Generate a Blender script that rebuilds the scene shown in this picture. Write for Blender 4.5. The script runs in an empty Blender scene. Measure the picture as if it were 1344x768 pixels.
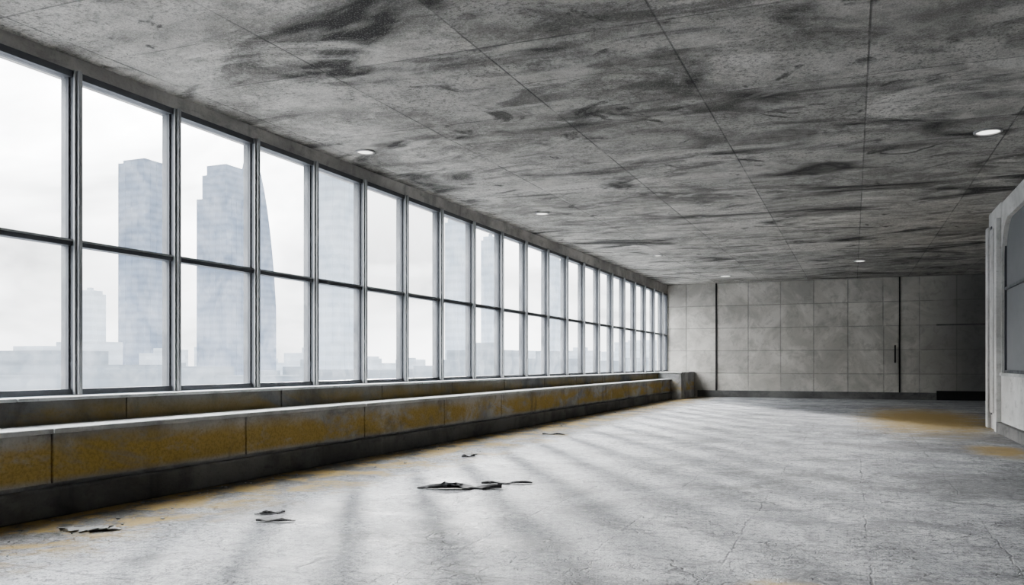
import bpy, bmesh, math, random
from mathutils import Vector, noise as mnoise
random.seed(7)
S = bpy.context.scene
S.view_settings.view_transform = 'AgX'
S.view_settings.look = 'AgX - Medium High Contrast'
S.view_settings.exposure = 0.95

# ------------------------------------------------------------------ helpers
class NT:
    def __init__(s, name):
        s.m = bpy.data.materials.new(name); s.m.use_nodes = True
        s.t = s.m.node_tree; s.n = s.t.nodes; s.l = s.t.links
        s.b = s.n['Principled BSDF']; s.out = s.n['Material Output']
        s.tc = s.n.new('ShaderNodeTexCoord')
        s.P = s.tc.outputs['Object']
    def set(s, sock, v):
        if isinstance(v, bpy.types.NodeSocket): s.l.new(v, sock)
        else:
            if isinstance(v, (tuple, list)) and len(v) == 3 and sock.type == 'RGBA': v = (*v, 1)
            sock.default_value = v
    def mapping(s, scale=(1,1,1), loc=(0,0,0), rot=(0,0,0), src=None):
        n = s.n.new('ShaderNodeMapping'); s.l.new(src or s.P, n.inputs[0])
        n.inputs['Scale'].default_value = scale; n.inputs['Location'].default_value = loc
        n.inputs['Rotation'].default_value = rot
        return n.outputs[0]
    def noise(s, scale, detail=4, rough=.6, dist=0, vec=None):
        n = s.n.new('ShaderNodeTexNoise'); s.l.new(vec or s.P, n.inputs['Vector'])
        n.inputs['Scale'].default_value = scale; n.inputs['Detail'].default_value = detail
        n.inputs['Roughness'].default_value = rough; n.inputs['Distortion'].default_value = dist
        return n.outputs['Fac']
    def mr(s, v, a, b, c=0., d=1.):
        n = s.n.new('ShaderNodeMapRange'); n.interpolation_type = 'SMOOTHSTEP'
        s.set(n.inputs[0], v)
        for i, x in enumerate((a, b, c, d)): s.set(n.inputs[i+1], x)
        return n.outputs[0]
    def math(s, op, a, b=0.):
        n = s.n.new('ShaderNodeMath'); n.operation = op
        s.set(n.inputs[0], a); s.set(n.inputs[1], b); return n.outputs[0]
    def mix(s, f, a, b, mode='MIX'):
        n = s.n.new('ShaderNodeMix'); n.data_type = 'RGBA'; n.blend_type = mode
        s.set(n.inputs[0], f); s.set(n.inputs[6], a); s.set(n.inputs[7], b); return n.outputs[2]
    def xyz(s, src=None):
        n = s.n.new('ShaderNodeSeparateXYZ'); s.l.new(src or s.P, n.inputs[0]); return n.outputs
    def comb(s, x, y, z=0.):
        n = s.n.new('ShaderNodeCombineXYZ')
        for i, v in enumerate((x, y, z)): s.set(n.inputs[i], v)
        return n.outputs[0]
    def vadd(s, a, b):
        n = s.n.new('ShaderNodeVectorMath'); n.operation = 'ADD'
        s.set(n.inputs[0], a); s.set(n.inputs[1], b); return n.outputs[0]
    def grid(s, coord, period, off, w):
        v = s.math('ADD', coord, -off)
        p = s.math('PINGPONG', v, period/2)
        return s.math('SUBTRACT', 1., s.mr(p, w*.4, w))
    def voro(s, scale, vec=None):
        n = s.n.new('ShaderNodeTexVoronoi'); n.feature = 'DISTANCE_TO_EDGE'
        s.l.new(vec or s.P, n.inputs['Vector']); n.inputs['Scale'].default_value = scale
        return n.outputs['Distance']
    def bump(s, h, strength=.3, dist=.02, prev=None):
        n = s.n.new('ShaderNodeBump'); n.inputs['Strength'].default_value = strength
        n.inputs['Distance'].default_value = dist; s.l.new(h, n.inputs['Height'])
        if prev: s.l.new(prev, n.inputs['Normal'])
        return n.outputs[0]
    def done(s, col, rough=.85, normal=None, spec=.3, metal=0.):
        s.set(s.b.inputs['Base Color'], col); s.set(s.b.inputs['Roughness'], rough)
        s.b.inputs['Specular IOR Level'].default_value = spec
        s.b.inputs['Metallic'].default_value = metal
        if normal: s.l.new(normal, s.b.inputs['Normal'])
        return s.m

def obj_from_bm(name, bm, mats, smooth=False, parent=None):
    me = bpy.data.meshes.new(name); bm.to_mesh(me); bm.free()
    o = bpy.data.objects.new(name, me); S.collection.objects.link(o)
    for m in (mats if isinstance(mats, (list, tuple)) else [mats]): me.materials.append(m)
    if smooth:
        for p in me.polygons: p.use_smooth = True
    if parent: o.parent = parent
    return o

def boxes(name, items, mats, parent=None, bevel=0.):
    bm = bmesh.new()
    for it in items:
        x0,x1,y0,y1,z0,z1 = it[:6]; mi = it[6] if len(it) > 6 else 0
        v = [bm.verts.new(p) for p in ((x0,y0,z0),(x1,y0,z0),(x1,y1,z0),(x0,y1,z0),(x0,y0,z1),(x1,y0,z1),(x1,y1,z1),(x0,y1,z1))]
        for f in ((0,3,2,1),(4,5,6,7),(0,1,5,4),(1,2,6,5),(2,3,7,6),(3,0,4,7)):
            fc = bm.faces.new([v[i] for i in f]); fc.material_index = mi
    o = obj_from_bm(name, bm, mats, parent=parent)
    if bevel:
        b = o.modifiers.new('bevel', 'BEVEL'); b.width = bevel; b.segments = 2; b.limit_method = 'ANGLE'
    return o

OCHRE = (.40, .28, .09)
WX = -7.6          # glazing plane
BX = -6.82         # front face of low bench
RX = 2.8           # right wall
YB, YE = -8.0, 36.5
CZ = lambda y: 4.56 + .0080*y

# ------------------------------------------------------------------ materials
def mat_floor():
    n = NT('stained_concrete_floor'); x, y, z = n.xyz()
    big = n.noise(.3, 4, .6, .8); mid = n.noise(1.5, 7, .7, .6); fine = n.noise(14, 6, .8)
    blot = n.noise(.55, 6, .65, 1.2, n.mapping((1,1,1), (13, -6, 0)))
    speck = n.noise(55, 3, .75)
    c = n.mix(n.mr(big, .38, .62), (.31,.32,.34), (.47,.48,.50))
    c = n.mix(n.mr(mid, .48, .66, 0, .8), c, (.60,.61,.625))
    c = n.mix(n.mr(mid, .49, .36, 0, .75), c, (.17,.175,.185))
    c = n.mix(n.mr(blot, .52, .66, 0, .6), c, (.13,.134,.142))
    c = n.mix(n.mr(fine, .5, .60, 0, .75), c, (.13,.134,.142))
    c = n.mix(n.mr(fine, .46, .36, 0, .5), c, (.68,.685,.69))
    c = n.mix(n.mr(speck, .51, .60, 0, .7), c, (.09,.093,.098))
    w = n.math('MULTIPLY', n.math('ADD', n.noise(.9, 4), -.5), .16)
    w2 = n.math('MULTIPLY', n.math('ADD', n.noise(9, 4), -.5), .07)
    xx = n.math('ADD', n.math('ADD', x, w), w2); yy = n.math('ADD', n.math('ADD', y, w), w2)
    j = n.math('MAXIMUM', n.grid(xx, .95, .1, .010), n.grid(yy, .95, .3, .012))
    j = n.math('MULTIPLY', j, n.mr(n.noise(.8, 4), .42, .60, .08, .85))
    dv = n.n.new('ShaderNodeTexNoise'); n.l.new(n.P, dv.inputs['Vector']); dv.inputs['Scale'].default_value = 3.2; dv.inputs['Detail'].default_value = 4
    vv = n.n.new('ShaderNodeVectorMath'); vv.operation = 'MULTIPLY'; n.l.new(dv.outputs['Color'], vv.inputs[0]); vv.inputs[1].default_value = (.7,.7,.0)
    wp = n.vadd(n.P, vv.outputs[0])
    cr = n.math('SUBTRACT', 1., n.mr(n.voro(2.2, wp), .003, .02))
    cr = n.math('MULTIPLY', cr, n.mr(n.noise(.7, 4), .40, .56, 0, 1))
    cr2 = n.math('SUBTRACT', 1., n.mr(n.voro(7., wp), .004, .05))
    cr2 = n.math('MULTIPLY', cr2, n.mr(n.noise(1.1, 4, .65, .5), .46, .60, 0, .7))
    lines = n.math('MAXIMUM', n.math('MAXIMUM', j, cr), cr2)
    c = n.mix(n.math('MULTIPLY', lines, .65), c, (.07,.07,.075))
    edge = n.math('ADD', x, n.math('MULTIPLY', n.noise(.9, 6, .7), 2.6))
    dirt_shade = n.mr(edge, -5.4, -3.7, 1, 0)  # real dirt along the bench foot, with shade painted in
    c = n.mix(n.math('MULTIPLY', dirt_shade, .8), c, (.06,.055,.045))
    moss = n.math('MULTIPLY', n.mr(edge, -4.7, -3.6, 1, 0), n.mr(n.noise(1.7, 6, .7, .3), .44, .58, 0, .85))
    pn = n.math('MULTIPLY', n.noise(1.8, 6, .72), 1.5)
    def patch(px, py, rx, ry):
        v = n.comb(n.math('DIVIDE', n.math('ADD', x, -px), rx), n.math('DIVIDE', n.math('ADD', y, -py), ry), 0.)
        l = n.n.new('ShaderNodeVectorMath'); l.operation = 'LENGTH'; n.l.new(v, l.inputs[0])
        return n.mr(n.math('ADD', l.outputs['Value'], pn), 1.1, 1.9, 1, 0)
    for p, s_ in (((1.7, 23.6, 1.8, 6.5), 1.), ((2.2, 15.4, .6, 1.2), 1.), ((-.35, 5.4, .4, .3), .9)):
        moss = n.math('MAXIMUM', moss, n.math('MULTIPLY', patch(*p), s_))
    c = n.mix(n.math('MULTIPLY', moss, .85), c, OCHRE)
    for p in ((.9, 15.5, 1.6, .9), (-4.9, 6.6, .8, .8), (2.0, 18., 1.2, 1.5), (1.6, 11., 1.2, 1.4)):
        c = n.mix(n.math('MULTIPLY', patch(*p), .5), c, (.12,.12,.125))
    h = n.math('SUBTRACT', n.math('ADD', n.math('MULTIPLY', mid, .3), n.math('MULTIPLY', fine, .6)), n.math('MULTIPLY', lines, .5))
    nm = n.bump(h, .9, .04); nm = n.bump(speck, .6, .01, nm)
    return n.done(c, n.mr(mid, .3, .7, .6, .85), nm, .3)

def mat_ceiling():
    n = NT('stained_concrete_ceiling'); x, y, z = n.xyz()
    st = n.mapping((.6, .95, 1), rot=(0, 0, .12))
    big = n.noise(.55, 5, .6, .9, st)
    smear = n.noise(.55, 6, .56, 1.3, n.mapping((.6, 1.15, 1), (7, 3, 0), (0,0,-.18)))
    smear2 = n.noise(.9, 6, .6, 1.8, n.mapping((.5, 1.1, 1), (-17, 23, 0), (0,0,.35)))
    smear3 = n.noise(.8, 6, .6, 2.2, n.mapping((.9, .9, 1), (31, 5, 0)))
    mid = n.noise(3.2, 6, .7, .3); fine = n.noise(18, 6, .78); speck = n.noise(62, 3, .7)
    c = n.mix(n.mr(big, .38, .60), (.38,.368,.345), (.62,.603,.57))
    c = n.mix(n.mr(mid, .48, .66, 0, .6), c, (.76,.74,.70))
    c = n.mix(n.mr(mid, .50, .34, 0, .5), c, (.27,.262,.247))
    c = n.mix(n.mr(smear, .51, .65, 0, .75), c, (.12,.117,.111))
    c = n.mix(n.mr(smear2, .55, .68, 0, .65), c, (.10,.098,.093))
    c = n.mix(n.mr(smear3, .60, .68, 0, .8), c, (.055,.054,.052))
    c = n.mix(n.math('MULTIPLY', n.mr(smear, .62, .68), .85), c, (.035,.035,.035))
    light = n.noise(.75, 5, .6, 1.4, n.mapping((.6, 1.0, 1), (-4, 11, 0)))
    c = n.mix(n.mr(light, .53, .67, 0, .75), c, (.82,.80,.76))
    pit = n.math('MULTIPLY', n.mr(fine, .49, .60), n.mr(n.noise(.9, 4, .6, .8), .38, .56, .3, 1))
    c = n.mix(n.math('MULTIPLY', pit, .6), c, (.13,.127,.12))
    c = n.mix(n.mr(speck, .51, .63, 0, .4), c, (.12,.117,.11))
    c = n.mix(n.mr(speck, .46, .36, 0, .3), c, (.8,.785,.755))
    px = n.math('FLOOR', n.math('DIVIDE', n.math('ADD', x, -.15), 1.85)); py = n.math('FLOOR', n.math('DIVIDE', n.math('ADD', y, -.6), 2.4))
    wn = n.n.new('ShaderNodeTexWhiteNoise'); wn.noise_dimensions = '2D'; n.l.new(n.comb(px, py), wn.inputs['Vector'])
    c = n.mix(.95, c, n.mix(wn.outputs['Value'], (.72,.72,.72), (1.,1.,1.)), 'MULTIPLY')
    j = n.math('MAXIMUM', n.grid(x, 1.85, .15, .013), n.grid(y, 2.4, .6, .016))
    j2 = n.math('MULTIPLY', n.grid(y, 1.2, .6, .012), n.mr(n.noise(.4, 2), .48, .54))
    lines = n.math('MULTIPLY', n.math('MAXIMUM', j, j2), n.mr(n.noise(1.1, 3), .35, .6, .35, .95))
    c = n.mix(n.math('MULTIPLY', lines, .65), c, (.07,.07,.07))
    h = n.math('SUBTRACT', n.math('ADD', n.math('MULTIPLY', mid, .5), n.math('MULTIPLY', fine, .8)), n.math('MULTIPLY', lines, .3))
    nm = n.bump(h, .9, .035)
    return n.done(c, .9, nm, .2)

def mat_panelwall():
    n = NT('concrete_panel_wall'); x, y, z = n.xyz()
    a = n.noise(.7, 6, .65, .8); b = n.noise(2.6, 6, .7, .6); f = n.noise(30, 4, .7)
    c = n.mix(n.mr(a, .35, .65), (.45,.435,.40), (.66,.64,.595))
    c = n.mix(n.mr(b, .47, .66, 0, .5), c, (.34,.328,.30))
    c = n.mix(n.mr(f, .5, .75, 0, .3), c, (.30,.29,.27))
    s = n.math('ADD', x, n.math('MULTIPLY', y, 1.0))
    px = n.math('FLOOR', n.math('DIVIDE', n.math('ADD', s, -31.1), 1.3)); pz = n.math('FLOOR', n.math('DIVIDE', n.math('ADD', z, -.05), .96))
    wn = n.n.new('ShaderNodeTexWhiteNoise'); wn.noise_dimensions = '2D'; n.l.new(n.comb(px, pz), wn.inputs['Vector'])
    c = n.mix(.95, c, n.mix(wn.outputs['Value'], (.84,.84,.85), (1.,1.,1.)), 'MULTIPLY')
    j = n.math('MAXIMUM', n.grid(s, 1.3, 31.1, .024), n.grid(z, .96, .05, .022))
    j = n.math('MULTIPLY', j, n.mr(n.noise(1.3, 3), .3, .5, .3, 1))
    c = n.mix(n.math('MULTIPLY', j, .5), c, (.18,.18,.17))
    g = n.mr(n.math('ADD', x, n.math('MULTIPLY', a, 2.)), 2.6, 5.6, 0, .8)  # shade of the right-hand recess painted into the wall colour
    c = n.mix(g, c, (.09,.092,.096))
    h = n.math('SUBTRACT', n.math('MULTIPLY', n.math('ADD', b, f), .3), j)
    return n.done(c, .85, n.bump(h, .5, .02), .3)

def mat_conc(name, dark, lite, moss=0., mossc=OCHRE, zlo=0., zhi=1., drips=.5):
    n = NT(name); x, y, z = n.xyz()
    a = n.noise(.8, 6, .65, .5); b = n.noise(4, 6, .7, .3, n.mapping((1,.6,1.3))); f = n.noise(35, 4, .7)
    c = n.mix(n.mr(a, .35, .65), dark, lite)
    c = n.mix(n.mr(b, .5, .72, 0, .5), c, tuple(v*.5 for v in dark))
    c = n.mix(n.mr(f, .5, .75, 0, .3), c, tuple(v*.5 for v in dark))
    drip = n.noise(1., 5, .6, .2, n.mapping((1, 2.6, .35)))
    c = n.mix(n.mr(drip, .55, .75, 0, drips), c, tuple(v*.4 for v in dark))
    if moss:
        m = n.math('MULTIPLY', n.mr(n.noise(.6, 6, .66, .5, n.mapping((1,.8,2.0))), .37, .54), n.mr(b, .30, .50, .45, 1))
        mid = n.math('MULTIPLY', n.mr(z, zlo, zlo+.10), n.mr(n.math('ADD', z, n.math('MULTIPLY', a, .25)), zhi-.10, zhi+.12, 1, 0))
        m = n.math('MULTIPLY', n.math('MULTIPLY', m, mid), moss)
        c = n.mix(m, c, mossc)
        c = n.mix(n.math('MULTIPLY', m, n.mr(f, .42, .65, 0, .45)), c, (.18,.14,.05))
        gr = n.noise(1.3, 6, .7, .6, n.mapping((1,.8,.6), (5,2,1)))
        c = n.mix(n.mr(gr, .52, .70, 0, .55), c, (.08,.08,.07))
    return n.done(c, .85, n.bump(n.math('ADD', b, n.math('MULTIPLY', f, .5)), .5, .02), .3)

def mat_metal(name, col, rough=.45, metal=.4):
    n = NT(name); a = n.noise(3, 5, .7, .2, n.mapping((1,1,.5))); f = n.noise(40, 4, .7)
    c = n.mix(n.mr(a, .45, .7, 0, .6), col, tuple(v*1.5 for v in col))
    c = n.mix(n.mr(f, .55, .75, 0, .3), c, (.09,.08,.07))
    return n.done(c, n.mr(a, .3, .7, rough-.1, rough+.2), n.bump(f, .15, .005), .4, metal)

def mat_glass(name, haze_lo, haze_hi, col=(.8,.82,.84), trl=.6):
    n = NT(name)
    t = n.n.new('ShaderNodeBsdfTransparent'); t.inputs[0].default_value = (.98,.985,.99,1)
    d = n.n.new('ShaderNodeBsdfTranslucent'); d.inputs[0].default_value = (*col,1)
    df = n.n.new('ShaderNodeBsdfDiffuse'); df.inputs[0].default_value = (*col,1)
    g = n.n.new('ShaderNodeBsdfGlossy'); g.inputs['Roughness'].default_value = .06
    a = n.noise(1.3, 5, .65, .5); b = n.noise(9, 4, .7)
    k = n.mr(n.math('ADD', n.math('MULTIPLY', a, .7), n.math('MULTIPLY', b, .3)), .35, .68, haze_lo, haze_hi)
    m0 = n.n.new('ShaderNodeMixShader'); m0.inputs[0].default_value = 1-trl; n.l.new(d.outputs[0], m0.inputs[1]); n.l.new(df.outputs[0], m0.inputs[2])
    m1 = n.n.new('ShaderNodeMixShader'); n.l.new(k, m1.inputs[0]); n.l.new(t.outputs[0], m1.inputs[1]); n.l.new(m0.outputs[0], m1.inputs[2])
    m2 = n.n.new('ShaderNodeMixShader'); m2.inputs[0].default_value = .03; n.l.new(m1.outputs[0], m2.inputs[1]); n.l.new(g.outputs[0], m2.inputs[2])
    n.l.new(m2.outputs[0], n.out.inputs[0]); n.n.remove(n.b)
    return n.m

def mat_city(name, body, haze, amt, sz=3.4):
    """facade with humid-air haze painted in as glow: faint floor bands, mostly haze"""
    n = NT(name); x, y, z = n.xyz()
    gm = n.grid(z, sz, 0, 1.3)
    c = n.mix(n.math('MULTIPLY', gm, .6), body, tuple(q*1.7 for q in body))
    n.done(c, .8, None, .2)
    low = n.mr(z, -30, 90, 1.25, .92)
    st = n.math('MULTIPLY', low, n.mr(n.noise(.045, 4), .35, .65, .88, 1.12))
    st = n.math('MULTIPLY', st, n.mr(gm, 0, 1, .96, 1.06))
    e = n.n.new('ShaderNodeEmission'); n.set(e.inputs[0], haze); n.set(e.inputs[1], st)  # haze painted as emission from the surface itself
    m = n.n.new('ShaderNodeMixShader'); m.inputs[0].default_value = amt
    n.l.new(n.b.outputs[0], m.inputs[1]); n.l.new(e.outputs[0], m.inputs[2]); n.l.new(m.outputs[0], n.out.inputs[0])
    return n.m

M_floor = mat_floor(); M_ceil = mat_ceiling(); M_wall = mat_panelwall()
M_bench = mat_conc('mossy_bench_concrete', (.26,.263,.265), (.48,.48,.475), .92, (.47,.335,.10), .28, .80)
M_sill = mat_conc('mossy_sill_concrete', (.12,.12,.12), (.22,.22,.215), .7, (.28,.20,.06), .74, 1.10)
M_cope = mat_conc('pale_coping_concrete', (.40,.41,.415), (.58,.59,.59))
M_beam = mat_conc('beam_concrete', (.34,.33,.32), (.56,.55,.53))
M_dark = mat_conc('dark_grimy_concrete', (.10,.10,.10), (.18,.18,.175))
M_pale = mat_conc('pale_plaster', (.52,.52,.51), (.68,.68,.67), drips=.3)
M_frame = mat_metal('dark_window_metal', (.10,.106,.117))
M_frame2 = mat_metal('worn_aluminium', (.36,.37,.38), .4, .4)
M_glass = mat_glass('dusty_glass', .01, .10)
M_glass2 = mat_glass('grimy_grey_glass', .93, .99, (.26,.265,.275), .35)
M_black = mat_metal('blackened_steel', (.02,.02,.021), .6, .2)

# ------------------------------------------------------------------ shell
boxes('floor', [(WX-.4, 6.3, YB-.3, YE+.3, -.3, 0)], M_floor)
bm = bmesh.new()
v = []
for yy in (YB-.3, YE+.3):
    for xx in (WX-.4, 6.3):
        v.append([bm.verts.new((xx, yy, CZ(yy))), bm.verts.new((xx, yy, CZ(yy)+.4))])
for f in ((v[0][0],v[1][0],v[3][0],v[2][0]), (v[0][1],v[2][1],v[3][1],v[1][1]), (v[0][0],v[0][1],v[1][1],v[1][0]),
          (v[2][0],v[3][0],v[3][1],v[2][1]), (v[0][0],v[2][0],v[2][1],v[0][1]), (v[1][0],v[1][1],v[3][1],v[3][0])):
    bm.faces.new(f)
bmesh.ops.recalc_face_normals(bm, faces=bm.faces)
obj_from_bm('ceiling', bm, M_ceil)

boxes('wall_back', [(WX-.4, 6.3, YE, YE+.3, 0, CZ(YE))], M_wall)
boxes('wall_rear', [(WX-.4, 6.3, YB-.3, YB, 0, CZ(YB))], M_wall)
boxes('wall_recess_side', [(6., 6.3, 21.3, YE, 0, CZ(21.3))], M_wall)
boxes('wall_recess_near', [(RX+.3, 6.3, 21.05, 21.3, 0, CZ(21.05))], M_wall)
boxes('wall_left', [(WX-.3, WX-.02, YB, YE, 0, 1.05)], M_dark)
bm = bmesh.new()
pts = []
for yy in (YB, YE):
    pts.append([bm.verts.new(p) for p in ((WX-.3,yy,4.46),(WX+.05,yy,4.46),(WX+.05,yy,CZ(yy)),(WX-.3,yy,CZ(yy)))])
for i in range(4): bm.faces.new((pts[0][i], pts[0][(i+1)%4], pts[1][(i+1)%4], pts[1][i]))
bm.faces.new(pts[0]); bm.faces.new(pts[1][::-1]); bmesh.ops.recalc_face_normals(bm, faces=bm.faces)
obj_from_bm('trim_1', bm, M_beam)

boxes('baseboard_back', [(BX+.6, 3.0, YE-.05, YE, 0, .28)], M_dark, bevel=.01)
boxes('trim_2', [(-5.46, -5.40, YE-.04, YE, .28, CZ(YE))], [M_black])
boxes('trim_3', [(1.67, 1.72, YE-.03, YE, .28, CZ(YE))], M_black)
d1 = boxes('door_1', [(.45, 1.66, YE-.025, YE-.001, .28, 2.95)], [M_wall], bevel=.004)
boxes('pull_handle', [(1.50,1.56,YE-.12,YE-.09,1.45,2.15),(1.50,1.56,YE-.1,YE-.03,1.5,1.55),(1.50,1.56,YE-.1,YE-.03,2.05,2.1)], M_black, parent=d1, bevel=.006)
boxes('trim_6', [(3.0, 6., YE-.12, YE, 0, .36)], M_black, bevel=.01)
boxes('trim_7', [(3.0, 6., YE-.03, YE, 2.90, 2.96)], M_dark, bevel=.006)

# ------------------------------------------------------------------ window wall bays
mull = [-6.5,-5.05,-3.6,-2.2,-.75,.7,2.15,3.6,5.02,6.41,7.80,9.25,10.6,11.97,13.37,14.78,16.3,17.85,19.4,21.0,22.6,24.2,25.8,27.4,29.0,30.6,32.2,33.8,35.4]
ends = mull + [36.42]
ZB, ZT, ZH = 1.08, 2.67, 4.46
boxes('wall_left_corner', [(WX-.3, WX+.06, YB, -6.56, 1.05, 4.44)], M_dark)
for i, y0 in enumerate(mull):
    y1 = ends[i+1]
    last = i == len(mull)-1
    it = []
    it.append((WX-.10, WX+.08, y0-.05, y0+.05, ZB, ZH, 0))
    it.append((WX+.08, WX+.125, y0-.022, y0+.022, ZB, ZH, 1))
    it.append((WX+.08, WX+.095, y0-.05, y0-.034, ZB, ZH, 1))
    if last: it.append((WX-.10, WX+.08, y1-.03, y1+.07, ZB, ZH, 0))
    a, b = y0+.05, y1-(.03 if last else .05)
    it.append((WX-.06, WX+.05, a, b, ZB, ZB+.06, 0))
    it.append((WX-.06, WX+.07, a, b, ZH-.07, ZH, 0))
    it.append((WX-.06, WX+.06, a, b, ZT-.035, ZT+.035, 0))
    it.append((WX+.06, WX+.075, a, b, ZT+.012, ZT+.03, 1))
    for (z0, z1) in ((ZB+.06, ZT-.035), (ZT+.035, ZH-.07)):
        it.append((WX-.03, WX+.03, a, a+.02, z0, z1, 0)); it.append((WX-.03, WX+.03, b-.02, b, z0, z1, 0))
        it.append((WX-.006, WX+.002, a+.02, b-.02, z0, z1, 2))
    boxes('window_%d' % (i+1), it, [M_frame, M_frame2, M_glass])

# ------------------------------------------------------------------ stepped concrete bench under the windows
YBE = 33.6
bench = bpy.data.objects.new('concrete_window_bench', None); S.collection.objects.link(bench)
up, lo, cop, pl = [], [], [], []
y = 5.54-2.66*5
while y < YBE:
    a, b = max(y, YB), min(y+2.66, YBE)
    g = .012
    lo.append((WX+.35, BX, a+g, b-g, .30, .76))
    if a+1.3 < YBE-.1: up.append((WX-.02, WX+.30, a+1.3+g, min(b+1.3-g, YBE), .78, 1.04))
    cop.append((WX+.30, BX+.035+random.uniform(-.004,.004), a+g*.5, b-g*.5, .76, .81))
    cop.append((WX-.02, WX+.335, a+g*.5, b-g*.5, 1.04, 1.075))
    y += 2.66
lo.append((WX+.02, BX-.03, YB, YBE, 0.0, .75))
pl.append((BX-.03, BX+.07, YB, YBE, 0, .27))
up.append((WX-.02, WX+.28, YB, YBE, .76, 1.04))
boxes('seat_panels', lo, M_bench, bench, .008)
boxes('upper_step_panels', up, M_sill, bench, .008)
boxes('coping', cop, M_cope, bench, .01)
boxes('plinth', pl, M_dark, bench, .02)
boxes('end_block', [(WX-.02, BX+.45, YBE, YE-.01, 0, 1.02), (WX-.02, BX+.48, YBE-.03, YE-.01, 1.02, 1.075)], M_bench, bench, .01)

# ------------------------------------------------------------------ right wall: piers, deep-set arched windows
bays = [(-6.5,-2.5),(-1.2,2.8),(4.1,8.1),(9.4,13.4),(15.2,19.6)]
wl = []; prev = YB
zs, zt = 1.22, 4.3
for (a, b) in bays:
    wl.append((RX, RX+.3, prev, a, 0, CZ(prev)))
    prev = b
wl.append((RX, RX+.3, prev, 21.3, 0, CZ(prev)))
boxes('wall_right', wl, M_pale)
def arch_fill(a, b, r=.8, N=12):
    bm = bmesh.new()
    prof = [(b, CZ(a)), (a, CZ(a)), (a, zt-r)]
    for i in range(1, N+1):
        t = math.pi - i*math.pi/2/N
        prof.append((a+r+r*math.cos(t), zt-r+r*math.sin(t)))
    for i in range(0, N+1):
        t = math.pi/2 - i*math.pi/2/N
        prof.append((b-r+r*math.cos(t), zt-r+r*math.sin(t)))
    lo_ = [bm.verts.new((RX+.0, p[0], p[1])) for p in prof]; hi = [bm.verts.new((RX+.3, p[0], p[1])) for p in prof]
    n = len(prof); bm.faces.new(lo_); bm.faces.new(hi[::-1])
    for i in range(n): bm.faces.new((lo_[i], hi[i], hi[(i+1)%n], lo_[(i+1)%n]))
    bmesh.ops.recalc_face_normals(bm, faces=bm.faces)
    return bm
for k, (a, b) in enumerate(bays):
    obj_from_bm('trim_%d' % (10+k), arch_fill(a, b), M_pale)
    boxes('wall_right_sill', [(RX, RX+.3, a, b, 0, zs-.06)], M_pale)
    m = (a+b)/2
    boxes('window_%d' % (40+k), [(RX-.04, RX+.28, a, b, zs-.06, zs, 3),
        (RX+.05, RX+.13, a, a+.06, zs, zt-.5, 0), (RX+.05, RX+.13, b-.06, b, zs, zt-.5, 0), (RX+.05,RX+.13,m-.03,m+.03,zs,zt,0),
        (RX+.05, RX+.13, a+.06, b-.06, zs, zs+.06, 0), (RX+.05,RX+.13,a+.06,b-.06,2.9,2.96,0),
        (RX+.085, RX+.095, a, b, zs, zt, 2)], [M_frame, M_frame2, M_glass2, M_cope])
boxes('trim_4', [(RX-.07, RX, 21.0, 21.3, 0, 4.4), (RX-.05, RX, 20.4, 20.85, .35, 4.3), (RX-.09, RX, 19.66, 19.9, 0, 4.4), (RX-.05, RX, 19.98, 20.25, .35, 4.3)], M_pale, bevel=.012)
boxes('trim_5', [(RX-.012, RX, 20.85, 21.0, .3, 4.4), (RX-.012, RX, 20.25, 20.4, .3, 4.4)], M_frame)
boxes('baseboard_right', [(RX-.10, RX-.0, YB, 19.6, 0, .22)], M_dark, bevel=.01)

# ------------------------------------------------------------------ recessed ceiling downlights
n = NT('downlight_lens'); e = n.n.new('ShaderNodeEmission'); e.inputs[0].default_value = (1,.98,.94,1); e.inputs[1].default_value = 1.2
n.l.new(e.outputs[0], n.out.inputs[0]); M_lens = n.m
M_rim = mat_metal('grey_enamel_rim', (.3,.3,.3), .5, 0)
for (lx, ly, r) in [(-6.9,11.0,.12),(-6.3,17.2,.13),(-5.6,25.7,.12),(-4.6,33.2,.2),(1.75,13.4,.15),(.2,29.8,.16)]:
    z = CZ(ly)
    bm = bmesh.new(); N = 32; prof = [(r*1.25, .004), (r*1.22, -.02), (r*1.02, -.025), (r, -.008)]
    rings = [[bm.verts.new((lx+p*math.cos(2*math.pi*i/N), ly+p*math.sin(2*math.pi*i/N), z+q)) for i in range(N)] for p, q in prof]
    for a, b in zip(rings, rings[1:]):
        for i in range(N): bm.faces.new((a[i], a[(i+1)%N], b[(i+1)%N], b[i]))
    f = bm.faces.new(rings[-1]); f.material_index = 1
    bmesh.ops.recalc_face_normals(bm, faces=bm.faces)
    obj_from_bm('recessed_downlight', bm, [M_rim, M_lens])

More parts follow.
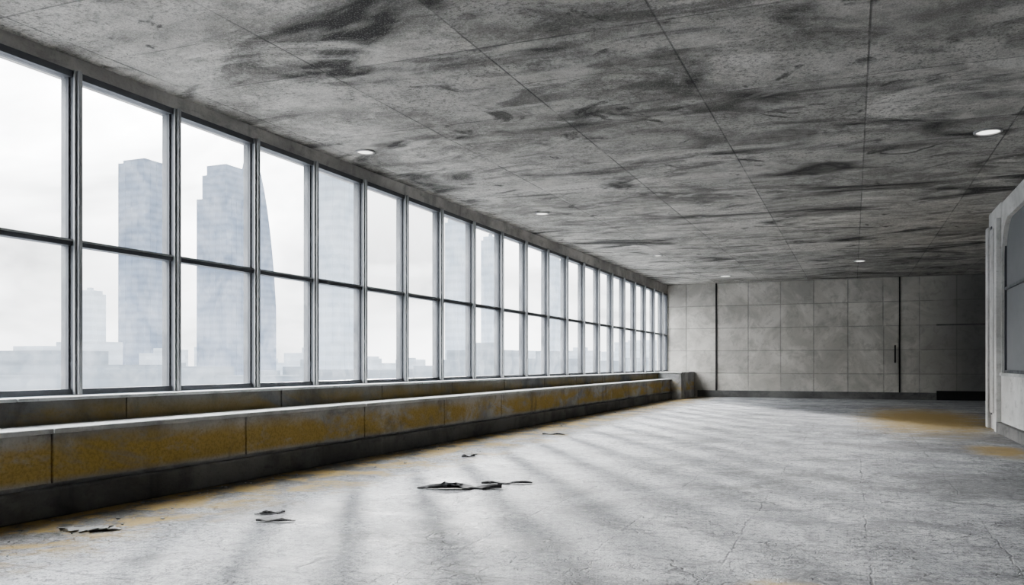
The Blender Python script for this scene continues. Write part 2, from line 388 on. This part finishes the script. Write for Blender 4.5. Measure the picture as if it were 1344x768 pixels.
# ------------------------------------------------------------------ debris
M_sheet = mat_conc('charred_sheet', (.06,.06,.062), (.12,.12,.12))
M_chip = mat_conc('rubble_concrete', (.22,.22,.215), (.42,.42,.41))
def sheet(bm, cx, cy, L, W, ang, curl=.05, seed=0, z=.004):
    rnd = random.Random(seed); nx, ny = 22, 5
    tl = [rnd.uniform(.25,1.)*math.sin(math.pi*(i+.6)/(nx+1.2))**.5 for i in range(nx+1)]
    bl = [rnd.uniform(.2,1.)*math.sin(math.pi*(i+.6)/(nx+1.2))**.5 for i in range(nx+1)]
    g = []
    for i in range(nx+1):
        row = []
        for j in range(ny+1):
            u = (i/nx-.5)*L; t = j/ny*2-1
            v_ = t*W/2*(tl[i] if t > 0 else bl[i])
            h = z + curl*(.5+.5*math.sin(u*9/L+seed))*abs(t)**2 + .4*curl*abs(mnoise.noise(Vector((u*4, v_*6, seed))))
            row.append(bm.verts.new((cx+u*math.cos(ang)-v_*math.sin(ang), cy+u*math.sin(ang)+v_*math.cos(ang), h)))
        g.append(row)
    for i in range(nx):
        for j in range(ny): bm.faces.new((g[i][j], g[i+1][j], g[i+1][j+1], g[i][j+1]))
def felt(name, parts, mat, th=.006):
    bm = bmesh.new()
    for p in parts: sheet(bm, *p)
    o = obj_from_bm(name, bm, mat, False); so = o.modifiers.new('s','SOLIDIFY'); so.thickness = th; so.offset = 1
A = math.radians(22)
felt('torn_roofing_felt', [(-4.1,8.5,.95,.30,A,.05,3),(-3.75,9.05,.6,.12,A+.1,.02,5)], M_sheet, .010)
felt('torn_roofing_felt', [(-4.75,6.1,.35,.08,A,.02,13),(-5.05,6.4,.28,.09,A+.4,.02,15)], M_sheet)
felt('torn_roofing_felt', [(-5.35,11.4,.22,.09,A+.5,.04,23)], M_sheet)
felt('torn_roofing_felt', [(-5.5,15.7,.45,.17,A,.02,25)], M_sheet)
felt('peeled_paint_flakes', [(-5.95,5.2,.5,.28,.4,.02,31)], M_chip)
bm = bmesh.new()
def chip(cx, cy, s):
    r = bmesh.ops.create_icosphere(bm, subdivisions=1, radius=s)
    sc = Vector((random.uniform(.7,1.5), random.uniform(.6,1.2), random.uniform(.25,.6)))
    zz = []
    for v_ in r['verts']:
        v_.co = Vector((v_.co.x*sc.x, v_.co.y*sc.y, v_.co.z*sc.z))*random.uniform(.75,1.2); zz.append(v_.co.z)
    for v_ in r['verts']: v_.co += Vector((cx, cy, -min(zz)))
for i in range(300):
    yy = random.uniform(2.5, 30)
    chip(BX+.12+abs(random.gauss(0, .45)), yy, random.choice([.006,.008,.01,.014,.02]))
for i in range(70):
    chip(random.uniform(-6, 2.4), random.uniform(3, 26), random.choice([.003,.004,.006,.009]))
obj_from_bm('concrete_rubble', bm, M_chip)

# ------------------------------------------------------------------ city outside
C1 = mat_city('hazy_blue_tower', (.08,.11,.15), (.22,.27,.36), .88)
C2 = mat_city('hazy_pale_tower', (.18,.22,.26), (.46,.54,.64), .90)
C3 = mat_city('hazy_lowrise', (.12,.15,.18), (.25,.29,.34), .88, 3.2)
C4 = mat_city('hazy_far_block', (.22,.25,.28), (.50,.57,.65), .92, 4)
BZ = -60
def tower(name, cx, cy, sx, sy, top, mat, crown=True):
    it = [(cx-sx/2, cx+sx/2, cy-sy/2, cy+sy/2, BZ, top)]
    if crown:
        it += [(cx-sx*.42, cx+sx*.42, cy-sy*.42, cy+sy*.42, top, top+1.6), (cx-sx*.1, cx+sx*.15, cy-sy*.1, cy+sy*.1, top+1.6, top+3)]
        for q in range(5):
            it.append((cx+sx/2, cx+sx/2+.35, cy-sy/2+q*sy/4-.25, cy-sy/2+q*sy/4+.25, BZ, top))
            it.append((cx-sx/2+q*sx/4-.25, cx-sx/2+q*sx/4+.25, cy-sy/2-.35, cy-sy/2, BZ, top))
    return boxes(name, it, mat)
tower('office_tower', -313, 304, 15.5, 15.5, 96, C1)
boxes('stepped_skyscraper', [(-301,-283,326,344,BZ,83),(-299.5,-284.5,327.5,342.5,83,95),(-298,-286,329,341,95,100)]+
      [(-283,-282.6,326+q*3.6-.3,326+q*3.6+.3,BZ,83) for q in range(6)]+[(-301+q*3.6-.3,-301+q*3.6+.3,325.6,326,BZ,83) for q in range(6)], C1)
bm = bmesh.new(); N = 28; rings = []
for i in range(33):
    zz = BZ + (113-BZ)*(1-(1-i/32)**1.6)
    h = max(0, (zz-30)/(113-30)); r = 9.0*math.sqrt(max(.004, 1-h**2.2))
    rings.append([bm.verts.new((-289-3*h+r*math.cos(2*math.pi*j/N), 357-3*h+r*math.sin(2*math.pi*j/N), zz)) for j in range(N)])
for a, b in zip(rings, rings[1:]):
    for j in range(N): bm.faces.new((a[j], a[(j+1)%N], b[(j+1)%N], b[j]))
bm.faces.new(rings[-1]); obj_from_bm('curved_skyscraper', bm, C1, True)
tower('glass_office_block', -171.8, 253.9, 12, 12, 92, C2)
tower('far_office_tower', -153, 315, 7, 7, 60, C2)
tower('far_office_tower', -141, 322, 5, 6, 53, C2)
tower('far_office_tower', -120, 340, 6, 8, 46, C2)
tower('far_office_tower', -330, 288, 9, 9, 34, C4)
tower('far_office_tower', -420, 215, 12, 12, 20, C3)
keep = [(-313,304),(-292,335),(-289,357),(-171.8,253.9),(-153,315),(-141,322),(-120,340),(-330,288),(-420,215)]
rnd = random.Random(4)
low = []
for i in range(170):
    az = math.radians(rnd.uniform(8, 100)); R = rnd.uniform(220, 620)
    cx, cy = -R*math.sin(az), R*math.cos(az)
    h = rnd.uniform(-6, 9)*R/400 + (5*R/400 if rnd.random() < .12 else 0)
    s1, s2 = rnd.uniform(9,26), rnd.uniform(9,26)
    if any(abs(cx-a) < s1/2+12 and abs(cy-b) < s2/2+12 for a, b in keep): continue
    low.append((cx-s1/2,cx+s1/2,cy-s2/2,cy+s2/2,BZ,h, 0 if R < 330 else 1))
    if rnd.random() < .5: low.append((cx-s1/5,cx+s1/6,cy-s2/6,cy+s2/5,h,h+rnd.uniform(1,3),0 if R < 330 else 1))
boxes('lowrise_city_blocks', low, [C3, C4])
M_gr = mat_city('hazy_ground', (.3,.31,.32), (.85,.88,.92), .8, 4000)  # painted haze glow, also brightens the ceiling from below
bm = bmesh.new(); bmesh.ops.create_circle(bm, cap_ends=True, radius=3500, segments=64)
for v_ in bm.verts: v_.co.z = BZ
obj_from_bm('ground', bm, M_gr)

# ------------------------------------------------------------------ sky + sun
w = bpy.data.worlds.new('overcast_sky'); S.world = w; w.use_nodes = True
nt = w.node_tree; bg = nt.nodes['Background']
tc = nt.nodes.new('ShaderNodeTexCoord'); sp = nt.nodes.new('ShaderNodeSeparateXYZ'); nt.links.new(tc.outputs['Generated'], sp.inputs[0])
mp = nt.nodes.new('ShaderNodeMapping'); mp.inputs['Scale'].default_value = (1,1,2.2); nt.links.new(tc.outputs['Generated'], mp.inputs[0])
nz = nt.nodes.new('ShaderNodeTexNoise'); nz.inputs['Scale'].default_value = 3.8; nz.inputs['Detail'].default_value = 5; nz.inputs['Distortion'].default_value = .5
nt.links.new(mp.outputs[0], nz.inputs['Vector'])
mr = nt.nodes.new('ShaderNodeMapRange'); mr.inputs[1].default_value=.38; mr.inputs[2].default_value=.60; mr.inputs[3].default_value=.48; mr.inputs[4].default_value=1.2
nt.links.new(nz.outputs['Fac'], mr.inputs[0])
up_ = nt.nodes.new('ShaderNodeMapRange'); up_.inputs[1].default_value=.10; up_.inputs[2].default_value=.70; up_.inputs[3].default_value=1.9; up_.inputs[4].default_value=12.0
nt.links.new(sp.outputs[2], up_.inputs[0])
mu = nt.nodes.new('ShaderNodeMath'); mu.operation='MULTIPLY'; nt.links.new(mr.outputs[0], mu.inputs[0]); nt.links.new(up_.outputs[0], mu.inputs[1])
bg.inputs[0].default_value = (.985,.99,.99,1); nt.links.new(mu.outputs[0], bg.inputs[1])

sd = bpy.data.lights.new('sun', 'SUN'); sd.energy = 11.5; sd.angle = math.radians(5.5); sd.color = (1,.98,.95)
so_ = bpy.data.objects.new('sun', sd); S.collection.objects.link(so_)
el = math.radians(14.5); hd = Vector((-.546,.838,0)).normalized()
tosun = Vector((hd.x*math.cos(el), hd.y*math.cos(el), math.sin(el)))
so_.rotation_euler = tosun.to_track_quat('Z','Y').to_euler(); so_.location = (-30,40,30)

# ------------------------------------------------------------------ camera
cd = bpy.data.cameras.new('camera'); cam = bpy.data.objects.new('camera', cd); S.collection.objects.link(cam)
cd.sensor_width = 36; cd.lens = 1100/1344*36; cd.shift_y = (478-384)/1344; cd.clip_end = 6000
cam.location = (0,0,1.4); cam.rotation_euler = (math.radians(90), 0, math.atan(448/1100))
S.camera = cam
